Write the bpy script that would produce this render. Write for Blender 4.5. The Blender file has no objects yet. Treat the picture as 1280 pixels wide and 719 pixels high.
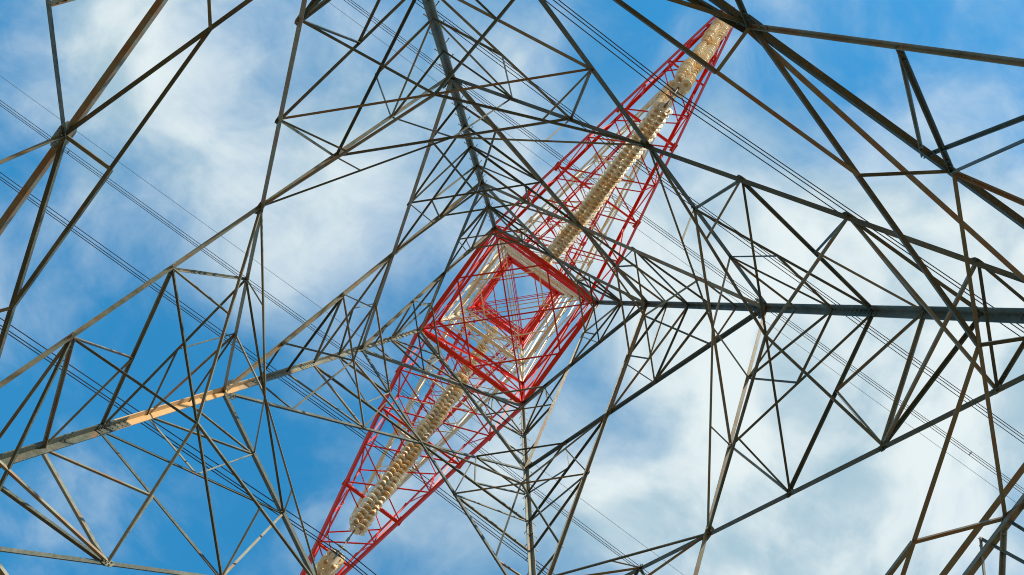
import bpy, bmesh, math, random
import numpy as np
from mathutils import Vector, Matrix
random.seed(7)
PI = math.pi
sc = bpy.context.scene
C = sc.collection

# ------------------------------------------------------------------ camera
CAM = (-0.3932, -1.9563, 1.6)            # tower axis is the world z axis
RX, RY, RZ = 0.0128272, 0.0182835, 0.6311647
def rot(ax, t):
    return Matrix.Rotation(t, 3, ax)
Rcv = rot('X', RX) @ rot('Y', RY) @ rot('Z', RZ)      # world -> camera (x right, y down, z forward)
cam_d = bpy.data.cameras.new('camera')
cam = bpy.data.objects.new('camera', cam_d)
C.objects.link(cam)
sc.camera = cam
cam_d.sensor_width = 36.0
cam_d.lens = 36.0 * 997.0 / 1280.0
cam_d.clip_end = 5000
cam.matrix_world = Matrix.Translation(CAM) @ (Matrix(((1, 0, 0), (0, -1, 0), (0, 0, -1))) @ Rcv).transposed().to_4x4()
def ray(px, py):                           # world direction of a photograph pixel, used for the clouds and the sun
    return (Rcv.transposed() @ Vector(((px - 640) / 997, (py - 359.5) / 997, 1))).normalized()

# ------------------------------------------------------------------ sun, sky, exposure
SUN_EL = math.radians(25)
_h = Rcv.transposed() @ Vector((0.78, -0.62, 0)); _h.z = 0; _h.normalize()
SUN_DIR = Vector((_h.x * math.cos(SUN_EL), _h.y * math.cos(SUN_EL), math.sin(SUN_EL)))
SUN_ROT = math.atan2(SUN_DIR.x, SUN_DIR.y)
sun_d = bpy.data.lights.new('sun', 'SUN')
sun_d.energy = 5.0
sun_d.angle = math.radians(0.5)
sun_d.color = (1.0, 0.90, 0.76)
sun = bpy.data.objects.new('sun', sun_d)
C.objects.link(sun)
sun.rotation_euler = SUN_DIR.to_track_quat('Z', 'Y').to_euler()
sun.location = SUN_DIR * 200

sc.view_settings.view_transform = 'Standard'
sc.view_settings.look = 'None'
sc.view_settings.gamma = 1
sc.view_settings.use_curve_mapping = False
sc.view_settings.exposure = 0.22

class NT:
    """small helper to write node trees"""
    def __init__(s, tree):
        s.t = tree; s.n = tree.nodes; s.l = tree.links
    def new(s, typ, **kw):
        n = s.n.new(typ)
        for k, v in kw.items():
            setattr(n, k, v)
        return n
    def put(s, sock, v):
        if hasattr(v, 'is_output') or isinstance(v, bpy.types.NodeSocket):
            s.l.new(v, sock)
        else:
            sock.default_value = v
    def math(s, op, a, b=0.0, c=None, clamp=False):
        n = s.new('ShaderNodeMath', operation=op, use_clamp=clamp)
        s.put(n.inputs[0], a); s.put(n.inputs[1], b)
        if c is not None: s.put(n.inputs[2], c)
        return n.outputs[0]
    def vmath(s, op, a, b=(0, 0, 0)):
        n = s.new('ShaderNodeVectorMath', operation=op)
        s.put(n.inputs[0], a); s.put(n.inputs[1], b)
        return n
    def noise(s, vec, scale, detail=4, rough=.5, dist=0.0):
        n = s.new('ShaderNodeTexNoise')
        s.put(n.inputs['Vector'], vec)
        n.inputs['Scale'].default_value = scale; n.inputs['Detail'].default_value = detail
        n.inputs['Roughness'].default_value = rough; n.inputs['Distortion'].default_value = dist
        return n
    def ramp(s, v, lo, hi, a=0.0, b=1.0, smooth=True):
        n = s.new('ShaderNodeMapRange')
        if smooth: n.interpolation_type = 'SMOOTHSTEP'
        s.put(n.inputs[0], v); n.inputs[1].default_value = lo; n.inputs[2].default_value = hi
        n.inputs[3].default_value = a; n.inputs[4].default_value = b
        return n.outputs[0]
    def mix(s, f, a, b, mode='MIX'):
        n = s.new('ShaderNodeMix', data_type='RGBA', blend_type=mode)
        s.put(n.inputs[0], f)
        s.put(n.inputs[6], a if not isinstance(a, tuple) else (*a, 1)[:4])
        s.put(n.inputs[7], b if not isinstance(b, tuple) else (*b, 1)[:4])
        return n.outputs[2]

world = bpy.data.worlds.new('World')
sc.world = world
world.use_nodes = True
w = NT(world.node_tree)
w.n.clear()
sky = w.new('ShaderNodeTexSky', sky_type='NISHITA')
sky.sun_disc = False
sky.sun_elevation = SUN_EL
sky.sun_rotation = SUN_ROT
sky.altitude = 300
sky.dust_density = 0.25
sky.ozone_density = 2.0
tc = w.new('ShaderNodeTexCoord')
d = tc.outputs['Generated']
sep = w.new('ShaderNodeSeparateXYZ'); w.l.new(d, sep.inputs[0])
zc = w.math('MAXIMUM', sep.outputs[2], 0.05)
cmb = w.new('ShaderNodeCombineXYZ')
w.put(cmb.inputs[0], w.math('DIVIDE', sep.outputs[0], zc)); w.put(cmb.inputs[1], w.math('DIVIDE', sep.outputs[1], zc))
flat = cmb.outputs[0]                      # position on a flat cloud layer one unit up
warp = w.noise(flat, 2.2, 3, .55)
wv = w.vmath('MULTIPLY', w.vmath('SUBTRACT', warp.outputs['Color'], (.5, .5, .5)).outputs[0], (.26, .26, 0)).outputs[0]
flatw = w.vmath('ADD', flat, wv).outputs[0]
# banks of cloud: centre seen in the photograph, size, amount
BANKS = [(230, 70, .15, .62), (95, 60, .08, .38), (120, 190, .12, .45), (385, 290, .10, .62), (470, 60, .10, .45), (560, 190, .12, .45),
         (1130, 540, .24, 1.12), (1010, 660, .16, .75), (960, 470, .15, .65), (1200, 380, .14, .7), (620, 560, .15, .28),
         (560, 660, .13, .36), (760, 640, .12, .42), (900, 290, .14, .34), (690, 90, .10, .35), (870, 110, .07, .22),
         (640, 380, .12, .25), (60, 520, .08, .2), (1010, 60, .09, .22), (330, 430, .10, .25), (110, 400, .12, .30), (1230, 150, .10, .12),
         (250, 620, .18, -.22), (130, 460, .14, -.25), (1180, 60, .18, -.08), (810, 520, .09, -.5), (1225, 640, .07, -.35), (480, 340, .06, -.35), (60, 640, .10, .32), (330, 690, .10, .30), (190, 600, .09, .30)]
tot = None
for px, py, s_, a_ in BANKS:
    r_ = ray(px, py); c_ = (r_.x / r_.z, r_.y / r_.z, 0)
    dist = w.vmath('DISTANCE', flatw, c_).outputs['Value']
    q = w.math('MULTIPLY', dist, 1 / s_)
    g = w.math('MULTIPLY', w.math('EXPONENT', w.math('MULTIPLY', w.math('MULTIPLY', q, q), -0.5)), a_)
    tot = g if tot is None else w.math('ADD', tot, g)
fine = w.noise(flatw, 4.2, 12, .56, .0).outputs['Fac']
wisp = w.noise(w.vmath('MULTIPLY', flatw, (1.0, 1.25, 1)).outputs[0], 13.0, 10, .60, .0).outputs['Fac']
nz = w.math('ADD', w.math('MULTIPLY', w.math('SUBTRACT', fine, .5), 1.9), w.math('MULTIPLY', w.math('SUBTRACT', wisp, .5), .6))
den = w.math('ADD', tot, nz)
# haze far from the zenith keeps some cover beyond the frame
far = w.ramp(w.vmath('LENGTH', flat).outputs['Value'], .9, 2.5, 0, .45)
den = w.math('ADD', den, far)
cover = w.ramp(den, .08, 1.38, 0.0, .95)
thick = w.ramp(w.noise(flatw, 5.0, 10, .55).outputs['Fac'], .34, .62, 0, 1)
CL = 1.0
ccol = w.mix(thick, (.40 * CL, .57 * CL, .67 * CL), (.82 * CL, .90 * CL, .90 * CL))
hs = w.new('ShaderNodeHueSaturation')
hs.inputs['Hue'].default_value = .483; hs.inputs['Saturation'].default_value = 1.32; hs.inputs['Value'].default_value = 2.2
w.l.new(sky.outputs[0], hs.inputs['Color'])
SKY_STR = 0.13
skyc = w.vmath('SCALE', w.mix(.55, hs.outputs[0], (.2, 2.15, 4.75))); skyc.inputs['Scale'].default_value = .86
cls = w.vmath('SCALE', ccol); cls.inputs['Scale'].default_value = .88 / SKY_STR
mixc = w.mix(cover, skyc.outputs[0], cls.outputs[0])
bg = w.new('ShaderNodeBackground'); bg.inputs['Strength'].default_value = SKY_STR
w.l.new(mixc, bg.inputs['Color'])
wo = w.new('ShaderNodeOutputWorld'); w.l.new(bg.outputs[0], wo.inputs['Surface'])

# ------------------------------------------------------------------ materials
def mat(name):
    m = bpy.data.materials.new(name); m.use_nodes = True
    t = NT(m.node_tree)
    return m, t, t.n['Principled BSDF']

def steel_mat(name, dark, light, rust, rough=.5, metal=.35):
    m, t, b = mat(name)
    geo = t.new('ShaderNodeNewGeometry'); oi = t.new('ShaderNodeObjectInfo')
    pos = geo.outputs['Position']
    big = t.noise(pos, 1.3, 5, .6).outputs['Fac']
    spk = t.noise(pos, 14, 4, .65).outputs['Fac']
    v = t.math('ADD', t.math('MULTIPLY', big, .6), t.math('MULTIPLY', spk, .25))
    v = t.math('ADD', v, t.math('MULTIPLY', t.math('SUBTRACT', oi.outputs['Random'], .5), .5))
    c = t.mix(t.ramp(v, .25, .62), dark, light)
    st = t.noise(t.vmath('MULTIPLY', pos, (1, 1, .35)).outputs[0], 5.0, 6, .65).outputs['Fac']
    fr = t.noise(pos, 34, 3, .7).outputs['Fac']
    c = t.mix(t.ramp(fr, .5, .72, 0, .45), c, light)
    rnd = t.math('POWER', oi.outputs['Random'], 2.5)
    c = t.mix(t.ramp(t.math('ADD', st, t.math('MULTIPLY', rnd, .20)), .56, .76, 0, .7), c, rust)
    t.put(b.inputs['Base Color'], c)
    t.put(b.inputs['Roughness'], t.ramp(spk, .3, .7, rough - .1, rough + .15))
    b.inputs['Metallic'].default_value = metal
    bp = t.new('ShaderNodeBump'); bp.inputs['Strength'].default_value = .15; bp.inputs['Distance'].default_value = .01
    t.put(bp.inputs['Height'], spk); t.l.new(bp.outputs[0], b.inputs['Normal'])
    return m

def paint_mat(name, col, worn, rough=.42, grime=.3):
    m, t, b = mat(name)
    geo = t.new('ShaderNodeNewGeometry'); pos = geo.outputs['Position']; oi = t.new('ShaderNodeObjectInfo')
    big = t.noise(pos, 1.1, 5, .6).outputs['Fac']
    spk = t.noise(pos, 11, 5, .65).outputs['Fac']
    c = t.mix(t.ramp(t.math('ADD', t.math('MULTIPLY', big, .6), t.math('MULTIPLY', spk, .4)), .46, .66, 0, grime + .2), col, worn)
    t.put(b.inputs['Base Color'], c)
    b.inputs['Roughness'].default_value = rough
    return m

M_STEEL = steel_mat('galvanised_steel', (.058, .070, .048), (.215, .225, .165), (.24, .115, .04), .5, .12)
M_TAN = steel_mat('tan_steel', (.52, .32, .13), (.64, .44, .22), (.58, .28, .08), .55, .05)  # tan colour for one leg length, mixed to grey towards its top
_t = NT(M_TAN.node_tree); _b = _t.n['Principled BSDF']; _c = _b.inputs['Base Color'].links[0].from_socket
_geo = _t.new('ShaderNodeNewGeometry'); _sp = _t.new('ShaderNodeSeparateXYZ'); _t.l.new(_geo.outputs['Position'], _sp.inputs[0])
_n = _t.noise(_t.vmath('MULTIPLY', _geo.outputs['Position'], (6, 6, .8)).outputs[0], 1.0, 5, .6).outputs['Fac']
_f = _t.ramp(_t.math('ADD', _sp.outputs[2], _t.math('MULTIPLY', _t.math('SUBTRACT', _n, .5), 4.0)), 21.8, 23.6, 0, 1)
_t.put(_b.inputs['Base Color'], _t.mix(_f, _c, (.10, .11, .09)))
M_RED = paint_mat('red_paint', (.84, .028, .008), (.54, .05, .025))
M_WHITE = paint_mat('white_paint', (.85, .75, .56), (.66, .46, .24), grime=.35)
M_BOLT = steel_mat('bolt_steel', (.10, .11, .10), (.2, .2, .18), (.2, .12, .06))

def porcelain_mat():
    m, t, b = mat('cream_porcelain')
    geo = t.new('ShaderNodeNewGeometry'); pos = geo.outputs['Position']
    n1 = t.noise(pos, 1.6, 5, .6).outputs['Fac']
    c = t.mix(t.ramp(n1, .42, .62), (.96, .90, .72), (.93, .66, .33))
    n2 = t.noise(pos, 9, 6, .7).outputs['Fac']
    c = t.mix(t.ramp(n2, .56, .78, 0, .4), c, (.56, .34, .15))
    t.put(b.inputs['Base Color'], c)
    t.put(b.inputs['Roughness'], t.ramp(n2, .3, .7, .12, .5))
    b.inputs['Coat Weight'].default_value = .3
    b.inputs['Subsurface Weight'].default_value = 0.0
    return m
M_PORC = porcelain_mat()
M_CAP = steel_mat('cap_steel', (.58, .38, .18), (.74, .54, .30), (.55, .28, .09))
m, t, b = mat('aluminium_wire'); b.inputs['Base Color'].default_value = (.035, .04, .045, 1); b.inputs['Roughness'].default_value = .9; b.inputs['Specular IOR Level'].default_value = .1
M_WIRE = m
m, t, b = mat('dry_ground')
geo = t.new('ShaderNodeNewGeometry')
n1 = t.noise(geo.outputs['Position'], .12, 6, .6).outputs['Fac']; n2 = t.noise(geo.outputs['Position'], 3.0, 6, .65).outputs['Fac']
c = t.mix(t.ramp(n2, .3, .7), (.18, .10, .042), (.30, .18, .08))
c = t.mix(t.ramp(n1, .52, .72), c, (.07, .075, .025))
t.put(b.inputs['Base Color'], c); b.inputs['Roughness'].default_value = .95
M_GROUND = m

# ------------------------------------------------------------------ object helpers
def link(name, me, parent=None, mt=None):
    o = bpy.data.objects.new(name, me)
    C.objects.link(o)
    if parent is not None: o.parent = parent
    if mt is not None: me.materials.append(mt)
    return o
def tag(o, label, cat, group=None, kind=None):
    if label: o['label'] = label
    if cat: o['category'] = cat
    if group: o['group'] = group
    if kind: o['kind'] = kind
    return o
class MB:
    """collects shapes into one mesh"""
    def __init__(s): s.v = []; s.f = []; s.m = []
    def add(s, vs, fs):
        k = len(s.v); s.v += [tuple(v) for v in vs]; s.f += [tuple(i + k for i in f) for f in fs]
    def angle(s, p0, p1, wd, th, n, off=0.0, flip=1):
        """steel angle section from p0 to p1; n is the direction its second flange points"""
        p0 = Vector(p0); p1 = Vector(p1); ax = (p1 - p0).normalized()
        n = Vector(n); n = n - ax * n.dot(ax)
        if n.length < 1e-5: n = ax.orthogonal()
        n.normalize(); e = ax.cross(n) * flip
        prof = [(0, 0), (wd, 0), (wd, th), (th, th), (th, wd), (0, wd)]
        pts = [(e * (a - wd / 2) + n * (b + off)) for a, b in prof]
        vs = [p0 + q for q in pts] + [p1 + q for q in pts]
        k = 6
        fs = [tuple((i, (i + 1) % k, (i + 1) % k + k, i + k)) for i in range(k)]
        fs += [(3, 2, 1, 0), (5, 4, 3, 0), (6, 7, 8, 9), (6, 9, 10, 11)]
        s.add(vs, fs)
    def end_bolts(s, p0, p1, wd, th, n, off, flip):
        p0 = Vector(p0); p1 = Vector(p1); ax = (p1 - p0).normalized()
        n = Vector(n); n = n - ax * n.dot(ax)
        if n.length < 1e-5: return
        n.normalize(); e = ax.cross(n) * flip
        for a, dr in ((p0, 1), (p1, -1)):
            for k in (.10, .20):
                c = a + ax * dr * (k + wd * .6) + n * (off + th)
                q = .016
                vs = [c + (ax * math.cos(t_) + e * math.sin(t_)) * q + n * h_ for h_ in (0, .016) for t_ in [PI / 3 * j for j in range(6)]]
                s.add(vs, [(6, 7, 8, 9, 10, 11)] + [(j, (j + 1) % 6, (j + 1) % 6 + 6, j + 6) for j in range(6)])
    def leg_angle(s, p0, p1, wd, th, da, db):
        """corner post: heel on the corner line, flanges pointing along da and db"""
        p0 = Vector(p0); p1 = Vector(p1); da = Vector(da); db = Vector(db)
        prof = [(0, 0), (wd, 0), (wd, th), (th, th), (th, wd), (0, wd)]
        pts = [da * a + db * b for a, b in prof]
        vs = [p0 + q for q in pts] + [p1 + q for q in pts]
        fs = [tuple((i, (i + 1) % 6, (i + 1) % 6 + 6, i + 6)) for i in range(6)]
        fs += [(3, 2, 1, 0), (5, 4, 3, 0), (6, 7, 8, 9), (6, 9, 10, 11)]
        s.add(vs, fs)
    def plate(s, c, e1, e2, n, pts, th):
        c = Vector(c); k = len(pts)
        vs = [c + Vector(e1) * a + Vector(e2) * b - Vector(n) * th / 2 for a, b in pts] + [c + Vector(e1) * a + Vector(e2) * b + Vector(n) * th / 2 for a, b in pts]
        fs = [tuple(range(k))[::-1], tuple(range(k, 2 * k))] + [(i, (i + 1) % k, (i + 1) % k + k, i + k) for i in range(k)]
        s.add(vs, fs)
    def tube(s, pts, r, seg=6):
        pts = [Vector(p) for p in pts]; rings = []
        for i, p in enumerate(pts):
            tg = (pts[min(i + 1, len(pts) - 1)] - pts[max(i - 1, 0)]).normalized()
            up = Vector((0, 0, 1)) if abs(tg.z) < .9 else Vector((1, 0, 0))
            e = tg.cross(up).normalized(); u = e.cross(tg)
            rr = r[i] if isinstance(r, (list, tuple)) else r
            rings.append([p + (e * math.cos(2 * PI * k / seg) + u * math.sin(2 * PI * k / seg)) * rr for k in range(seg)])
        vs = [q for g in rings for q in g]; fs = []
        for i in range(len(pts) - 1):
            for k in range(seg):
                a = i * seg + k; b_ = i * seg + (k + 1) % seg
                fs.append((a, b_, b_ + seg, a + seg))
        fs += [tuple(range(seg))[::-1], tuple(range(len(vs) - seg, len(vs)))]
        s.add(vs, fs)
    def build(s, name, mt, parent=None, smooth=False):
        me = bpy.data.meshes.new(name)
        me.from_pydata(s.v, [], s.f); me.update()
        bm = bmesh.new(); bm.from_mesh(me); bmesh.ops.recalc_face_normals(bm, faces=bm.faces); bm.to_mesh(me); bm.free()
        if smooth:
            for p_ in me.polygons: p_.use_smooth = True
        return link(name, me, parent, mt)

def proj(P):
    q = Rcv @ (Vector(P) - Vector(CAM))
    if q.z < .2: return None
    return Vector((640 + 997 * q.x / q.z, 359.5 + 997 * q.y / q.z)), q.z
def seen(p0, p1, wd):
    """rough size in the photograph, for choosing which braces are parts of their own"""
    n = 8; s_ = 0; last = None
    for i in range(n + 1):
        r_ = proj(Vector(p0).lerp(Vector(p1), i / n))
        ok = r_ is not None and -20 < r_[0].x < 1300 and -20 < r_[0].y < 740
        if ok and last is not None: s_ += (r_[0] - last[0]).length * wd * 997 / r_[1]
        last = r_ if ok else None
    return s_

# ------------------------------------------------------------------ ground
me = bpy.data.meshes.new('ground')
n_ = 40; S_ = 1500
vs = []; fs = []
for i in range(n_ + 1):
    for j in range(n_ + 1):
        x = (i / n_ * 2 - 1); y = (j / n_ * 2 - 1)
        x = math.copysign(abs(x) ** 2.2, x) * S_; y = math.copysign(abs(y) ** 2.2, y) * S_
        r_ = math.hypot(x, y)
        vs.append((x, y, (math.sin(x * .013) * math.cos(y * .011) * min(6, r_ * .01) if r_ > 40 else 0)))
for i in range(n_):
    for j in range(n_):
        a = i * (n_ + 1) + j; fs.append((a, a + n_ + 1, a + n_ + 2, a + 1))
me.from_pydata(vs, [], fs); me.update()
g_ = link('ground', me, None, M_GROUND); tag(g_, 'dry ochre ground under and around the pylon', 'ground', kind='structure')

# ------------------------------------------------------------------ tower geometry
ZC = 1.6                                          # the levels below were measured from the lens
def half(z): return .11 * (64.7727 + ZC - z)       # half width of the splayed lower body
def cage(z): return 3.0 - (z - 39.1) * .0172       # half width of the upper cage
Z3, Z2, Z1, ZR = 9.78 + ZC, 20.08 + ZC, 29.77 + ZC, 37.5 + ZC
ZTOP = 78.0
FACES = [((0, -1), (1, 0)), ((1, 0), (0, 1)), ((0, 1), (-1, 0)), ((-1, 0), (0, -1))]   # outward normal, direction along the face
def fp(face, x, z, hw=half):
    """point at distance x from the centre line of a face, at height z"""
    n, e = FACES[face]; a = hw(z)
    return Vector((n[0] * a + e[0] * x, n[1] * a + e[1] * x, z))
def fn(face):
    n, e = FACES[face]
    return Vector((-n[0], -n[1], -.11)).normalized()
def fside(f): return -fn(f) if f == 2 else fn(f)     # one face has its angles turned outward, so their flat side catches the sun
def on(a, b, f): return Vector(a).lerp(Vector(b), f)

tower = bpy.data.objects.new('transmission_tower', None); C.objects.link(tower)
tag(tower, 'tall four legged steel lattice pylon, grey below and red and white above', 'pylon')

members = {}                                       # name -> list of (p0, p1, width, normal, offset, material)
def member(name, p0, p1, wd, n, mt=M_STEEL, off=None):
    members.setdefault(name, []).append((Vector(p0), Vector(p1), wd, Vector(n), random.uniform(-.012, .012) if off is None else off, mt, random.choice((-1, 1))))

MAIN, SEC, RED, HIP, THIN = .087, .058, .043, .047, .036
GROW = {'p23': 1.0, 'p12': 1.2, 'pr1': 1.35}            # the upper panels use heavier sections for their size
def fbrace(name, face, p0, p1, wd, mt=M_STEEL): member(name, p0, p1, wd, fside(face), mt)

face_nodes = {}
def panel(zl, zh, lowf, highf, tagname):
    """crossed main diagonals of one panel on all four faces; returns nodes for each face and side"""
    a0, a1 = half(zl), half(zh)
    zx = zh - (zh - zl) * a1 / (a0 + a1)
    for f in range(4):
        for sgn in (-1, 1):
            p0, p1 = fp(f, sgn * a0, zl), fp(f, -sgn * a1, zh)
            member('main_diagonal', p0, p1, MAIN * GROW[tagname], fside(f), off=(.012 if sgn > 0 else -.03))
            X = fp(f, 0, zx)
            lo = fp(f, sgn * a0, zl); hi = fp(f, sgn * a1, zh)
            nd = {'X': X, 'lo': lo, 'hi': hi}
            for k, v in lowf.items(): nd[k] = on(X, lo, v)
            for k, v in highf.items(): nd[k] = on(X, hi, v)
            face_nodes[(tagname, f, sgn)] = nd
def leg(f, sgn, z): return fp(f, sgn * half(z), z)
S, R, H = 'secondary_brace', 'light_brace', 'inner_brace'

# panel between the lowest ring and the second joint (the largest one seen)
panel(10.0 + ZC, Z2, {'c1': .27, 'c2': .52, 'c3': .762}, {'d1': .33, 'd2': .63}, 'p23')
panel(Z2, Z1, {'c1': .34, 'c2': .70}, {'d1': .485}, 'p12')
panel(Z1, ZR, {'c1': .40, 'c2': .72}, {'d1': .50}, 'pr1')
for f in range(4):
    for s_ in (-1, 1):
        n = face_nodes[('p23', f, s_)]
        L = lambda z: leg(f, s_, z + ZC)
        F = lambda nm, a, b, wd: fbrace(nm, f, a, b, wd * gr)
        gr = 1.0
        F(S, n['c1'], L(15.5), SEC); F(S, n['c2'], L(14.02), SEC); F(S, n['c2'], L(12.64), SEC); F(S, n['d1'], L(15.5), SEC * .9)
        e = on(n['d1'], L(15.5), .49); g = on(n['c1'], L(15.5), .53)
        F(R, n['c1'], n['d1'], RED * 1.2); F(R, n['d2'], L(16.98), RED); F(R, n['d2'], L(18.56), RED); F(R, e, n['d2'], THIN); F(R, e, L(16.98), RED)
        F(R, g, n['c2'], RED * 1.1); F(R, g, L(14.02), RED); F(R, n['c3'], L(11.5), RED * 1.1)
        n = face_nodes[('p12', f, s_)]; gr = 1.2
        F(S, n['d1'], L(27.6), SEC); F(S, n['X'], L(25.5), SEC); F(S, n['c1'], L(23.55), SEC * .9); F(R, n['c1'], L(25.5), RED * 1.1); F(R, n['c2'], L(21.87), RED)
        r1 = on(L(25.5), n['X'], .5)
        F(R, n['d1'], r1, THIN); F(R, L(27.6), r1, RED)
        n = face_nodes[('pr1', f, s_)]; gr = 1.35
        F(S, n['d1'], L(33.4), SEC); F(S, n['X'], L(33.4), SEC * .85); F(R, n['c1'], L(33.4), RED); F(R, n['c1'], L(33.2), RED * .9); F(R, n['c2'], L(31.2), RED)
        r1 = on(L(33.4), n['X'], .5)
        F(R, n['d1'], r1, THIN)
# inner bracing round each leg: ties the two faces that meet there
for k in range(4):
    A, B = k, (k + 1) % 4                          # face A at its + end meets face B at its - end
    inn = Vector((-FACES[A][0][0] - FACES[B][0][0], -FACES[A][0][1] - FACES[B][0][1], 0)).normalized()
    dn = Vector((0, 0, 1))
    h = lambda a, b, wd: member(H, a, b, wd, dn)
    for nm, deep in (('p23', 2), ('p12', 1), ('pr1', 0)):
        a, b_ = face_nodes[(nm, A, 1)], face_nodes[(nm, B, -1)]
        big = HIP * GROW[nm]
        Hc = on(a['c1'], b_['c1'], .5)
        h(a['c1'], b_['c1'], big * .9); h(a['d1'], b_['d1'], big * 1.1)
        Hd = on(a['d1'], b_['d1'], .5)
        for n in (a, b_):
            h(n['X'], Hc, big)
            mid = on(n['X'], Hc, .52); h(n['c1'], mid, THIN)
            if deep: h(n['c2'], Hc, big)
            if deep == 2:
                h(n['X'], Hd, THIN * 1.1); h(n['d2'], Hd, THIN); h(n['d1'], on(n['X'], Hd, .5), THIN * .9)
        if deep == 2:
            h(a['c3'], b_['c3'], big); h(a['c2'], b_['c3'], big); h(a['c3'], b_['c2'], big)

# lowest ring: heavy horizontals, plan bracing and the spread feet below it
aw = half(Z3)
ZK = 2.5 + ZC
for f in range(4):
    Mc = fp(f, 0, Z3)
    member('ring_beam', fp(f, -aw, Z3), fp(f, aw, Z3), (.080 if f != 1 else .07), Vector((0, 0, 1)), off=0 if f != 1 else -.1)
    for s_ in (-1, 1):
        q = fp(f, s_ * .5 * aw, Z3)
        foot = fp(f, s_ * half(ZK), ZK)
        member('foot_brace', Mc, foot, .052, fn(f))
        k1, k2, k3 = on(Mc, foot, .19), on(Mc, foot, .42), on(Mc, foot, .7)
        qi = fp(f, s_ * .44 * aw, Z3 + .12)
        fbrace(R, f, k1, q, RED * 1.15); fbrace(R, f, k1, qi, RED * .8); fbrace(R, f, q, k2, RED); fbrace(R, f, qi, on(Mc, foot, .40), RED); fbrace(R, f, k2, leg(f, s_, 8.2 + ZC), RED); fbrace(S, f, q, leg(f, s_, 8.2 + ZC), RED * 1.2)
        fbrace(R, f, k3, leg(f, s_, 5.2 + ZC), RED); fbrace(R, f, k2, leg(f, s_, 5.2 + ZC), RED)
        if f in (0,):                                # the extra sloping bar of this face
            member('ring_beam', fp(f, 0, Z3 + .08), leg(f, s_, 11.05 + ZC), .07, fn(f), off=.02)
member('ring_beam', fp(1, -aw, Z3 + .26), fp(1, aw, Z3 + .26), .075, Vector((0, 0, 1)), off=.0)
for k in range(4):
    A, B = k, (k + 1) % 4
    qa, qb = fp(A, .5 * aw, Z3), fp(B, -.5 * aw, Z3)
    N = on(qa, qb, .5)
    up = Vector((0, 0, 1))
    member(H, qa, qb, HIP * 1.05, up)
    member(H, N, leg(A, 1, Z3), HIP, up)
    for f, sg, q in ((A, 1, qa), (B, -1, qb)):
        Mc = fp(f, 0, Z3)
        member(H, Mc, N, .055, up); member(H, on(Mc, N, .47), q, HIP * .9, up)
        ins = on(Mc, N, .47); e_ = Vector((FACES[f][1][0], FACES[f][1][1], 0)); cen = ins - e_ * ins.dot(e_)
        member(H, cen, ins, .05, up, off=.0)
        if sg > 0: member(H, Mc, cen, HIP, up)

# red ring where the splayed body ends, with its plan bracing
ar = 3.0
for f in range(4):
    member('ring_beam', fp(f, -ar, ZR), fp(f, ar, ZR), .20, Vector((0, 0, 1)), M_RED, off=0)
    member('ring_beam', fp(f, -ar + .2, ZR + .55, cage), fp(f, ar - .2, ZR + .55, cage), .12, Vector((0, 0, 1)), M_RED, off=0)
    member('plan_brace', fp(f, 0, ZR), fp((f + 1) % 4, 0, ZR), .075, (0, 0, 1), M_RED)
member('plan_brace', (-ar, -ar, ZR), (ar, ar, ZR), .07, (0, 0, 1), M_RED, off=.02)
member('plan_brace', (-ar, ar, ZR), (ar, -ar, ZR), .07, (0, 0, 1), M_RED, off=-.07)

# upper cage, painted in bands
BAND = [ZR, 45.2, 61.0, ZTOP]
def bandmat(z): return M_RED if z < BAND[1] or z > BAND[2] else M_WHITE
LV = [ZR, 45.2, 53.1, 61.0, 68.1, 73.3, ZTOP]
for i in range(len(LV) - 1):
    z0, z1 = LV[i], LV[i + 1]; mt = bandmat((z0 + z1) / 2)
    for f in range(4):
        for s_ in (-1, 1):
            p0, p1 = fp(f, s_ * cage(z0), z0, cage), fp(f, -s_ * cage(z1), z1, cage)
            member('cage_brace', p0, p1, .10, fn(f), mt, off=(.01 if s_ > 0 else -.03))
            zx = (z0 + z1) / 2
            member('cage_brace', fp(f, s_ * cage(z0) * .5, z0 + (z1 - z0) * .25, cage), fp(f, s_ * cage(zx), zx, cage), .06, fn(f), mt)
            member('cage_brace', fp(f, s_ * cage(z1) * .5, z0 + (z1 - z0) * .75, cage), fp(f, s_ * cage(zx), zx, cage), .06, fn(f), mt)
        wd = {3: .0}.get(0, .13)
        if i > 0:
            mz = M_RED if abs(z0 - 68.1) < .1 or z0 > 62 else M_WHITE
            if abs(z0 - 45.2) < .1: mz = M_RED
            member('ring_beam', fp(f, -cage(z0), z0, cage), fp(f, cage(z0), z0, cage), .40 if abs(z0 - 68.1) < .1 else (.24 if abs(z0 - 53.1) < .1 else .15), Vector((0, 0, 1)), mz, off=0)
            if abs(z0 - 53.1) < .1 or abs(z0 - 68.1) < .1:
                member('plan_brace', fp(f, 0, z0, cage), fp((f + 1) % 4, 0, z0, cage), .085, (0, 0, 1), mz)
    if i > 0:
        a = cage(z0)
        member('plan_brace', (-a, -a, z0), (a, a, z0), .06, (0, 0, 1), bandmat(z0 + .1), off=.02)
        member('plan_brace', (-a, a, z0), (a, -a, z0), .06, (0, 0, 1), bandmat(z0 + .1), off=-.06)

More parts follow.
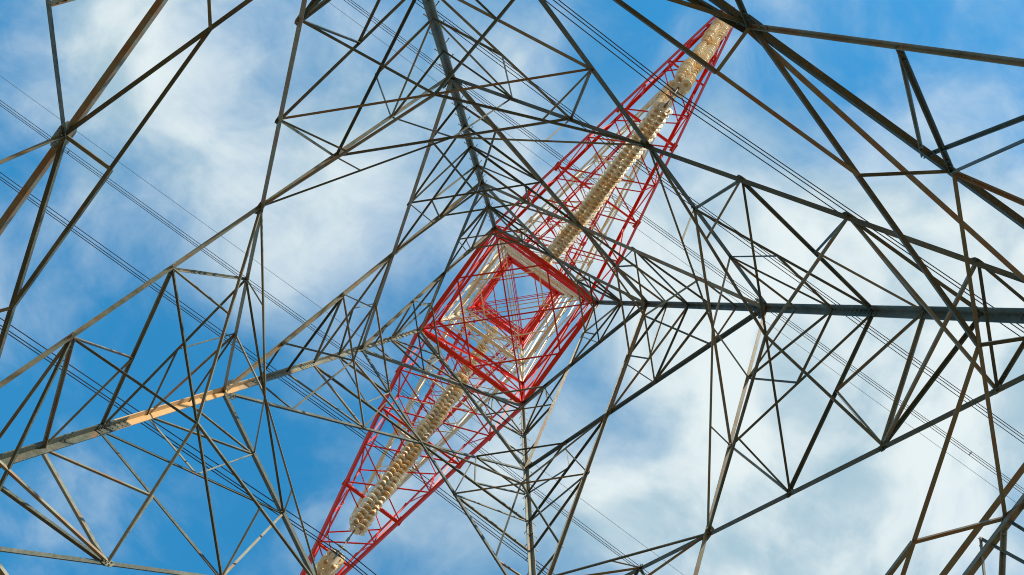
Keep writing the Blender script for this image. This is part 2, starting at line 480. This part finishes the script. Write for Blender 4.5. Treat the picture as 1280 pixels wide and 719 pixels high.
# ---- build the bars: the hundred largest of a kind are parts, the rest one mesh of that kind
PART_MAX = 96
for name, lst in members.items():
    lst = sorted(lst, key=lambda m_: -seen(m_[0], m_[1], m_[2]))
    rest = {}
    for i, (p0, p1, wd, n, off, mt, fl) in enumerate(lst):
        th = max(.010, wd * .11)
        if i < PART_MAX:
            mb = MB(); mb.angle(p0, p1, wd, th, n, off, fl); mb.end_bolts(p0, p1, wd, th, n, off, fl); mb.build(name, mt, tower)
        else:
            rest.setdefault(mt.name, (MB(), mt))[0].angle(p0, p1, wd, th, n, off, fl)
    for mb, mt in rest.values():
        o = mb.build(name, mt, tower); o['kind'] = 'stuff'

# ---- legs
def corner(k, z, hw): 
    sx, sy = ((-1, -1), (1, -1), (1, 1), (-1, 1))[k]
    return Vector((sx * hw(z), sy * hw(z), z))
for k in range(4):
    sx, sy = ((-1, -1), (1, -1), (1, 1), (-1, 1))[k]
    mb = MB()
    zs = [0.0, Z3, Z2, Z1, ZR]; ws = [.165, .165, .158, .145]
    segs = [(zs[i], zs[i + 1], ws[i]) for i in range(4)]
    tan = None; up_ = MB()
    if k == 3:                                         # one leg has a tan length above a splice, greyer towards its top
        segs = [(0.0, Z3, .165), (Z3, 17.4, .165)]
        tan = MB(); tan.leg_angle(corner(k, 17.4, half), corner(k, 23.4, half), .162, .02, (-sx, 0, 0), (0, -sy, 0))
    for z0, z1, w_ in segs:
        mb.leg_angle(corner(k, z0, half), corner(k, z1, half), w_, .022, (-sx, 0, 0), (0, -sy, 0))
    for z in (Z3 + 1.6, 17.4, Z2 + .2, 26.5, Z1 + .2, 35.0):        # splice plates
        if tan and 18 < z < 23: continue
        mb_ = up_ if tan and z > 23 else mb
        c0, c1 = corner(k, z - .45, half), corner(k, z + .45, half)
        o_ = Vector((-sx * .024, -sy * .024, 0))
        mb_.leg_angle(c0 + o_, c1 + o_, .135, .014, (-sx, 0, 0), (0, -sy, 0))
        for j in range(6):
            cj = c0.lerp(c1, (j + .5) / 6)
            for r_ in (.065, .115):
                for dd, nn in ((Vector((-sx, 0, 0)), Vector((0, -sy, 0))), (Vector((0, -sy, 0)), Vector((-sx, 0, 0)))):
                    q_ = cj + dd * r_ + nn * .036
                    mb_.tube([q_, q_ + nn * .02], .013, 6)
    lg = mb.build('leg', M_STEEL, tower)
    if tan:
        up_.leg_angle(corner(k, 23.4, half), corner(k, Z1, half), .158, .02, (-sx, 0, 0), (0, -sy, 0)); up_.leg_angle(corner(k, Z1, half), corner(k, ZR, half), .145, .02, (-sx, 0, 0), (0, -sy, 0))
        up_.build('leg_section', M_STEEL, lg)
        ts = tan.build('leg_section', M_TAN, lg); ts['label'] = 'tan length of the grey leg'
    if k in (0, 2):                                    # two of the legs carry climbing bolts
        sb = MB(); z = 3.0; i = 0
        while z < ZR - .4:
            c = corner(k, z, half)
            dr = Vector((sx, 0, 0)) if i % 2 else Vector((0, sy, 0))
            inn = Vector((0, -sy, 0)) if i % 2 else Vector((-sx, 0, 0))
            st = c + inn * .09
            sb.tube([st - dr * .02, st + dr * .17], .011, 6)
            sb.tube([st + dr * .17, st + dr * .185], .02, 6)
            z += .42; i += 1
        sb.build('step_bolts', M_BOLT, lg)
    for i in range(3):                                 # painted upper legs
        mb = MB(); z0, z1 = BAND[i], BAND[i + 1]
        mb.leg_angle(corner(k, z0, cage), corner(k, z1, cage), .20 - .02 * i, .02, (-sx, 0, 0), (0, -sy, 0))
        mb.build('upper_leg', (M_RED, M_WHITE, M_RED)[i], tower)

# ---- gusset plates
def gusset(c, f, size, mt=M_STEEL, hexa=True):
    size *= .72; n = fn(f); e = Vector((FACES[f][1][0], FACES[f][1][1], 0)); u = n.cross(e)
    pts = [(-size, -size * .45), (-size * .5, -size * .8), (size * .5, -size * .8), (size, -size * .45), (size, size * .45), (size * .5, size * .8), (-size * .5, size * .8), (-size, size * .45)]
    mb = MB(); mb.plate(Vector(c) + n * .003, e, u, n, pts, .012)
    for a in (-.55, 0, .55):
        for b_ in (-.4, .4):
            c2 = Vector(c) + e * a * size + u * b_ * size + n * .012
            mb.tube([c2, c2 + n * .022], .016, 6)
    mb.build('gusset_plate', mt, tower)
for f in range(4):
    for nm, sz in (('p23', .24), ('p12', .2), ('pr1', .17)):
        gusset(face_nodes[(nm, f, 1)]['X'], f, sz)
        for s_ in (-1, 1):
            n = face_nodes[(nm, f, s_)]
            hi = Vector(n['hi']); hi += Vector((FACES[f][1][0], FACES[f][1][1], 0)) * (-s_ * .18)
            gusset(hi, f, sz * 1.05, M_RED if nm == 'pr1' else M_STEEL)
            if nm == 'p23':
                gusset(n['c1'], f, .13); gusset(n['c2'], f, .14); gusset(n['d1'], f, .12); gusset(n['c3'], f, .12)
            if nm == 'p12': gusset(n['c1'], f, .13)
    gusset(fp(f, 0, Z3), f, .26)
    gusset(fp(f, 0, ZR), f, .28, M_RED)

# ---- cross arms
TIP = 17.5
def cross_arm(sy, zb, mt, rise, hw_in, label):
    root = hw_in
    y0 = root; yt = TIP
    def low(sx, y): 
        f = (y - y0) / (yt - y0); return Vector((sx * (root + (.34 - root) * f), sy * y, zb))
    def high(sx, y):
        f = (y - y0) / (yt - y0); r2 = cage(zb + rise)
        return Vector((sx * (r2 + (.26 - r2) * f), sy * (r2 + (yt - r2) * f) if False else sy * y, zb + rise + (.35 - rise) * f))
    ys = [y0, 5.1, 7.0, 8.95, 10.9, 12.5, 14.0, 15.3, 16.4, yt]
    lat = MB()
    thin = .062
    for i in range(len(ys) - 1):
        a, b_ = ys[i], ys[i + 1]
        sg = 1 if i % 2 else -1
        lat.angle(low(sg, a), low(-sg, b_), thin, .01, (0, 0, 1), .012)             # underside
        if i < 4: lat.angle(low(-sg, a), low(sg, b_), thin, .01, (0, 0, 1), -.03)
        lat.angle(high(sg, a), high(-sg, b_), thin * .9, .01, (0, 0, -1), .01)      # top
        for sx in (-1, 1):                                                          # sides
            pa, pb = (low(sx, a), high(sx, b_)) if i % 2 else (high(sx, a), low(sx, b_))
            lat.angle(pa, pb, thin, .01, (-sx, 0, 0), .01)
            if i % 2 == 0 and i < 7: lat.angle(low(sx, b_), high(sx, b_), thin, .01, (-sx, 0, 0), .034)
    arm = lat.build('cross_arm', mt, tower)
    if label: arm['label'] = label
    for sx in (-1, 1):
        mb = MB(); mb.angle(low(sx, y0 - .1), low(sx, yt), .145 if mt is M_RED else .16, .018, (-sx, 0, 1), -.06, sx); mb.build('lower_chord', mt, arm)
        mb = MB(); mb.angle(high(sx, cage(zb + rise)), high(sx, yt), .12, .016, (-sx, 0, -1), -.04, sx); mb.build('upper_chord', mt, arm)
    for y in (7.0, 10.9, 14.0, 16.4):
        mb = MB(); mb.angle(low(-1, y), low(1, y), .10 if y != 10.9 else .15, .012, (0, sy, 0), .015); mb.build('cross_strut', mt, arm)
    mb = MB()
    mb.plate((0, sy * (yt + .05), zb + .15), (1, 0, 0), (0, 0, 1), (0, 1, 0), [(-.42, -.3), (.42, -.3), (.36, .3), (-.36, .3)], .03)
    mb.plate((0, sy * (yt - .02), zb - .16), (0, 1, 0), (0, 0, 1), (1, 0, 0), [(-.2, -.22), (.2, -.22), (.28, .2), (-.28, .2)], .03)
    mb.build('tip_plate', mt, arm)
    for sx in (-1, 1):
        for y in (5.1, 7.0, 10.9):
            mb = MB(); p_ = low(sx, y)
            mb.plate(p_ + Vector((0, 0, -.012)), (1, 0, 0), (0, 1, 0), (0, 0, 1), [(-.11, -.22), (.11, -.22), (.11, .22), (-.11, .22)], .014)
            mb.build('joint_plate', mt, arm)
ARMS = [(ZR, M_RED, 5.4, 3.05), (53.1, M_WHITE, 4.8, 2.76), (68.1, M_RED, 4.4, 2.5)]
NAMES = ['lowest red arm', 'middle white arm', 'highest red arm']
for (zb, mt, rise, hi_), nm in zip(ARMS, NAMES):
    for sy in (-1, 1):
        cross_arm(sy, zb, mt, rise, hi_, nm.replace('lowest', 'long lowest') + (' running to the top edge of the photo' if sy < 0 else ' running to the bottom edge of the photo'))
# short earth wire arms at the top
for sy in (-1, 1):
    lat = MB(); zb = 74.2; yt = 11.6; r0 = cage(zb)
    for sx in (-1, 1):
        lat.angle((sx * r0, sy * r0, zb), (sx * .15, sy * yt, zb + 1.6), .12, .014, (-sx, 0, 1), 0, sx)
        lat.angle((sx * cage(ZTOP), sy * cage(ZTOP), ZTOP), (sx * .12, sy * yt, zb + 1.7), .10, .012, (-sx, 0, -1), 0, sx)
    n_ = 7
    for i in range(n_):
        f0, f1 = i / n_, (i + 1) / n_; sg = 1 if i % 2 else -1
        P_ = lambda sx, f: Vector((sx * (r0 + (.15 - r0) * f), sy * (r0 + (yt - r0) * f), zb + 1.6 * f))
        Q_ = lambda sx, f: Vector((sx * (cage(ZTOP) + (.12 - cage(ZTOP)) * f), sy * (cage(ZTOP) + (yt - cage(ZTOP)) * f), ZTOP + (zb + 1.7 - ZTOP) * f))
        lat.angle(P_(sg, f0), P_(-sg, f1), .06, .009, (0, 0, 1), .01)
        for sx in (-1, 1): lat.angle(P_(sx, f0), Q_(sx, f1), .055, .009, (-sx, 0, 0), .01)
    lat.build('earth_arm', M_RED, tower)

# ------------------------------------------------------------------ insulators
DISC = None
def disc_profile():
    # radius, distance along the string, for one ribbed porcelain disc
    return [(.085, 0), (.095, .004), (.10, .045), (.125, .055), (.175, .078), (.203, .098), (.20, .108), (.17, .106), (.11, .102), (.095, .112), (.085, .116), (.085, .15)]
def column(mb, p0, p1, pitch=.25, scale=1.0, seg=18):
    p0 = Vector(p0); p1 = Vector(p1); ax = (p1 - p0); ln = ax.length; ax.normalize()
    e = ax.orthogonal().normalized(); u = ax.cross(e)
    n = int(ln / pitch)
    prof = disc_profile()
    for i in range(n):
        wob = random.uniform(-.012, .012)
        grow = 1.0 + .30 * math.sin(i * .55 + p0.x * 9 + p0.y * 5 + ln) * math.sin(i * .21 + 1.3) + random.uniform(-.10, .08)
        tl = e * random.uniform(-.10, .10) + u * random.uniform(-.10, .10)
        o = p0 + ax * (i * pitch + (ln - n * pitch) / 2) + e * wob
        vs = []; fs = []
        for r_, h_ in prof:
            for k in range(seg):
                t_ = 2 * PI * k / seg
                rd = (e * math.cos(t_) + u * math.sin(t_)) * r_ * scale * (grow if r_ > .1 else 1)
                vs.append(o + ax * (h_ * pitch / .15 + rd.dot(tl)) + rd)
        for j in range(len(prof) - 1):
            for k in range(seg):
                a = j * seg + k; b_ = j * seg + (k + 1) % seg
                fs.append((a, b_, b_ + seg, a + seg))
                mb.m.append(1 if j < 2 or j > 8 else 0)
        if i == 0: fs.append(tuple(range(seg))[::-1]); mb.m.append(1)
        if i == n - 1: fs.append(tuple(range(len(vs) - seg, len(vs)))); mb.m.append(1)
        mb.add(vs, fs)
def string(p0, p1, label, group, gap):
    """four columns of discs side by side between two yoke plates, from the steel at p0 down to p1"""
    p0 = Vector(p0); p1 = Vector(p1); ax = (p1 - p0).normalized()
    root = bpy.data.objects.new('insulator_string', None); C.objects.link(root)
    root.location = p0
    tag(root, label, 'insulator', group)
    q0, q1 = Vector((0, 0, 0)), p1 - p0
    side = Vector((1, 0, 0)); nrm = ax.cross(side).normalized()
    ln = (p1 - p0).length
    a0, a1 = .6, ln - gap
    for i in (-1, 1):
        for j in (-1, 1):
            offv = side * (.172 * i) + nrm * (.172 * j)
            mb = MB(); column(mb, ax * (a0 + .03 * i + .015 * j) + offv, ax * (a1 + .03 * i + .015 * j) + offv, scale=1.0)
            dc = mb.build('disc_column', M_PORC, root, smooth=True)
            dc.data.materials.append(M_CAP); dc.data.polygons.foreach_set('material_index', mb.m)
    for a in (a0 - .06, a1 + .06):
        mb = MB()
        mb.plate(ax * a, side, nrm, ax, [(-.2, -.13), (-.13, -.2), (.13, -.2), (.2, -.13), (.2, .13), (.13, .2), (-.13, .2), (-.2, .13)], .03)
        mb.build('yoke_plate', M_WHITE, root)
    mb = MB(); mb.tube([q0, ax * (a0 - .06)], .028, 8); mb.tube([ax * .12, ax * .3], .05, 8); mb.build('link_rod', M_BOLT, root)
    mb = MB(); mb.tube([ax * (a1 + .06), q1], .028, 8); mb.tube([ax * (ln - .3), ax * (ln - .12)], .05, 8); mb.build('link_rod', M_BOLT, root)

DROP = 8.6; YV = 10.35
SIDE = {-1: 'toward the top edge', 1: 'toward the bottom edge'}
for ai, ((zb, mt, rise, hi_), nm) in enumerate(zip(ARMS, NAMES)):
    for sy in (-1, 1):
        yv = YV if sy < 0 else YV - .25
        yk = Vector((0, sy * yv, zb - DROP))
        string((0, sy * (TIP - .05), zb - .35), yk + Vector((0, sy * .22, .12)), 'cream ribbed insulator at the tip of the %s %s' % (nm, SIDE[sy]), 'insulator strings of the cross arms', .38 if sy < 0 else .75)
        string((0, sy * (hi_ + .15), zb - .15), yk + Vector((0, -sy * .22, .12)), 'cream ribbed insulator beside the body under the %s %s' % (nm, SIDE[sy]), 'insulator strings of the cross arms', .38 if sy < 0 else .75)

# ------------------------------------------------------------------ conductors
def wire_pts(x0, x1, y, z0, slope, span=330.0, n=90):
    pts = []
    for i in range(n + 1):
        f = i / n * 2 - 1
        x = math.copysign(abs(f) ** 1.6, f) * x1
        pts.append((x, y, z0 - slope * abs(x) * (1 - abs(x) / span)))
    return pts
for ai, ((zb, mt, rise, hi_), nm) in enumerate(zip(ARMS, NAMES)):
    for sy in (-1, 1):
        yv = YV if sy < 0 else YV - .25
        z0 = zb - DROP - .1; slope = (.11, .05, .05)[ai]
        root = bpy.data.objects.new('conductor_bundle', None); C.objects.link(root); root.location = (0, sy * yv, z0)
        tag(root, 'triple power line hung under the %s %s' % (nm, SIDE[sy]), 'power line', 'power lines crossing the sky')
        rad = .019 if ai == 0 else .021
        for dy, dz in ((-.15, 0), (.15, 0), (0, -.12)):
            mb = MB(); mb.tube(wire_pts(0, 165, dy, dz, slope), rad, 6); mb.build('wire', M_WIRE, root)
        for x in (-120, -75, -32, 32, 75, 120):
            zz = -slope * abs(x) * (1 - abs(x) / 330); mb = MB()
            mb.tube([(x, -.15, zz), (x, .15, zz), (x, 0, zz - .12), (x, -.15, zz)], .022, 6); mb.build('spacer', M_BOLT, root)
        mb = MB()
        mb.plate((0, 0, .05), (0, 1, 0), (0, 0, 1), (1, 0, 0), [(-.34, .2), (-.24, -.1), (0, -.4), (.24, -.1), (.34, .2)], .03)
        for dy, dz in ((-.15, 0), (.15, 0), (0, -.12)): mb.tube([(-.22, dy, dz), (-.1, dy, dz), (.1, dy, dz), (.22, dy, dz)], [.025, .045, .045, .025], 8)
        mb.build('suspension_clamp', M_BOLT, root)
for sy in (-1, 1):
    mb = MB(); mb.tube(wire_pts(0, 165, 0, 0, .04), .016, 6)
    o = mb.build('earth_wire', M_WIRE); o.location = (0, sy * 11.6, 75.75)
    tag(o, 'single thin earth wire beside the power lines %s' % ('at the top' if sy < 0 else 'across the left side'), 'earth wire', 'earth wires at the tower top')

# ------------------------------------------------------------------ render settings
sc.render.engine = 'CYCLES'
sc.cycles.filter_width = 1.05
sc.cycles.max_bounces = 6
sc.cycles.diffuse_bounces = 3
sc.render.film_transparent = False
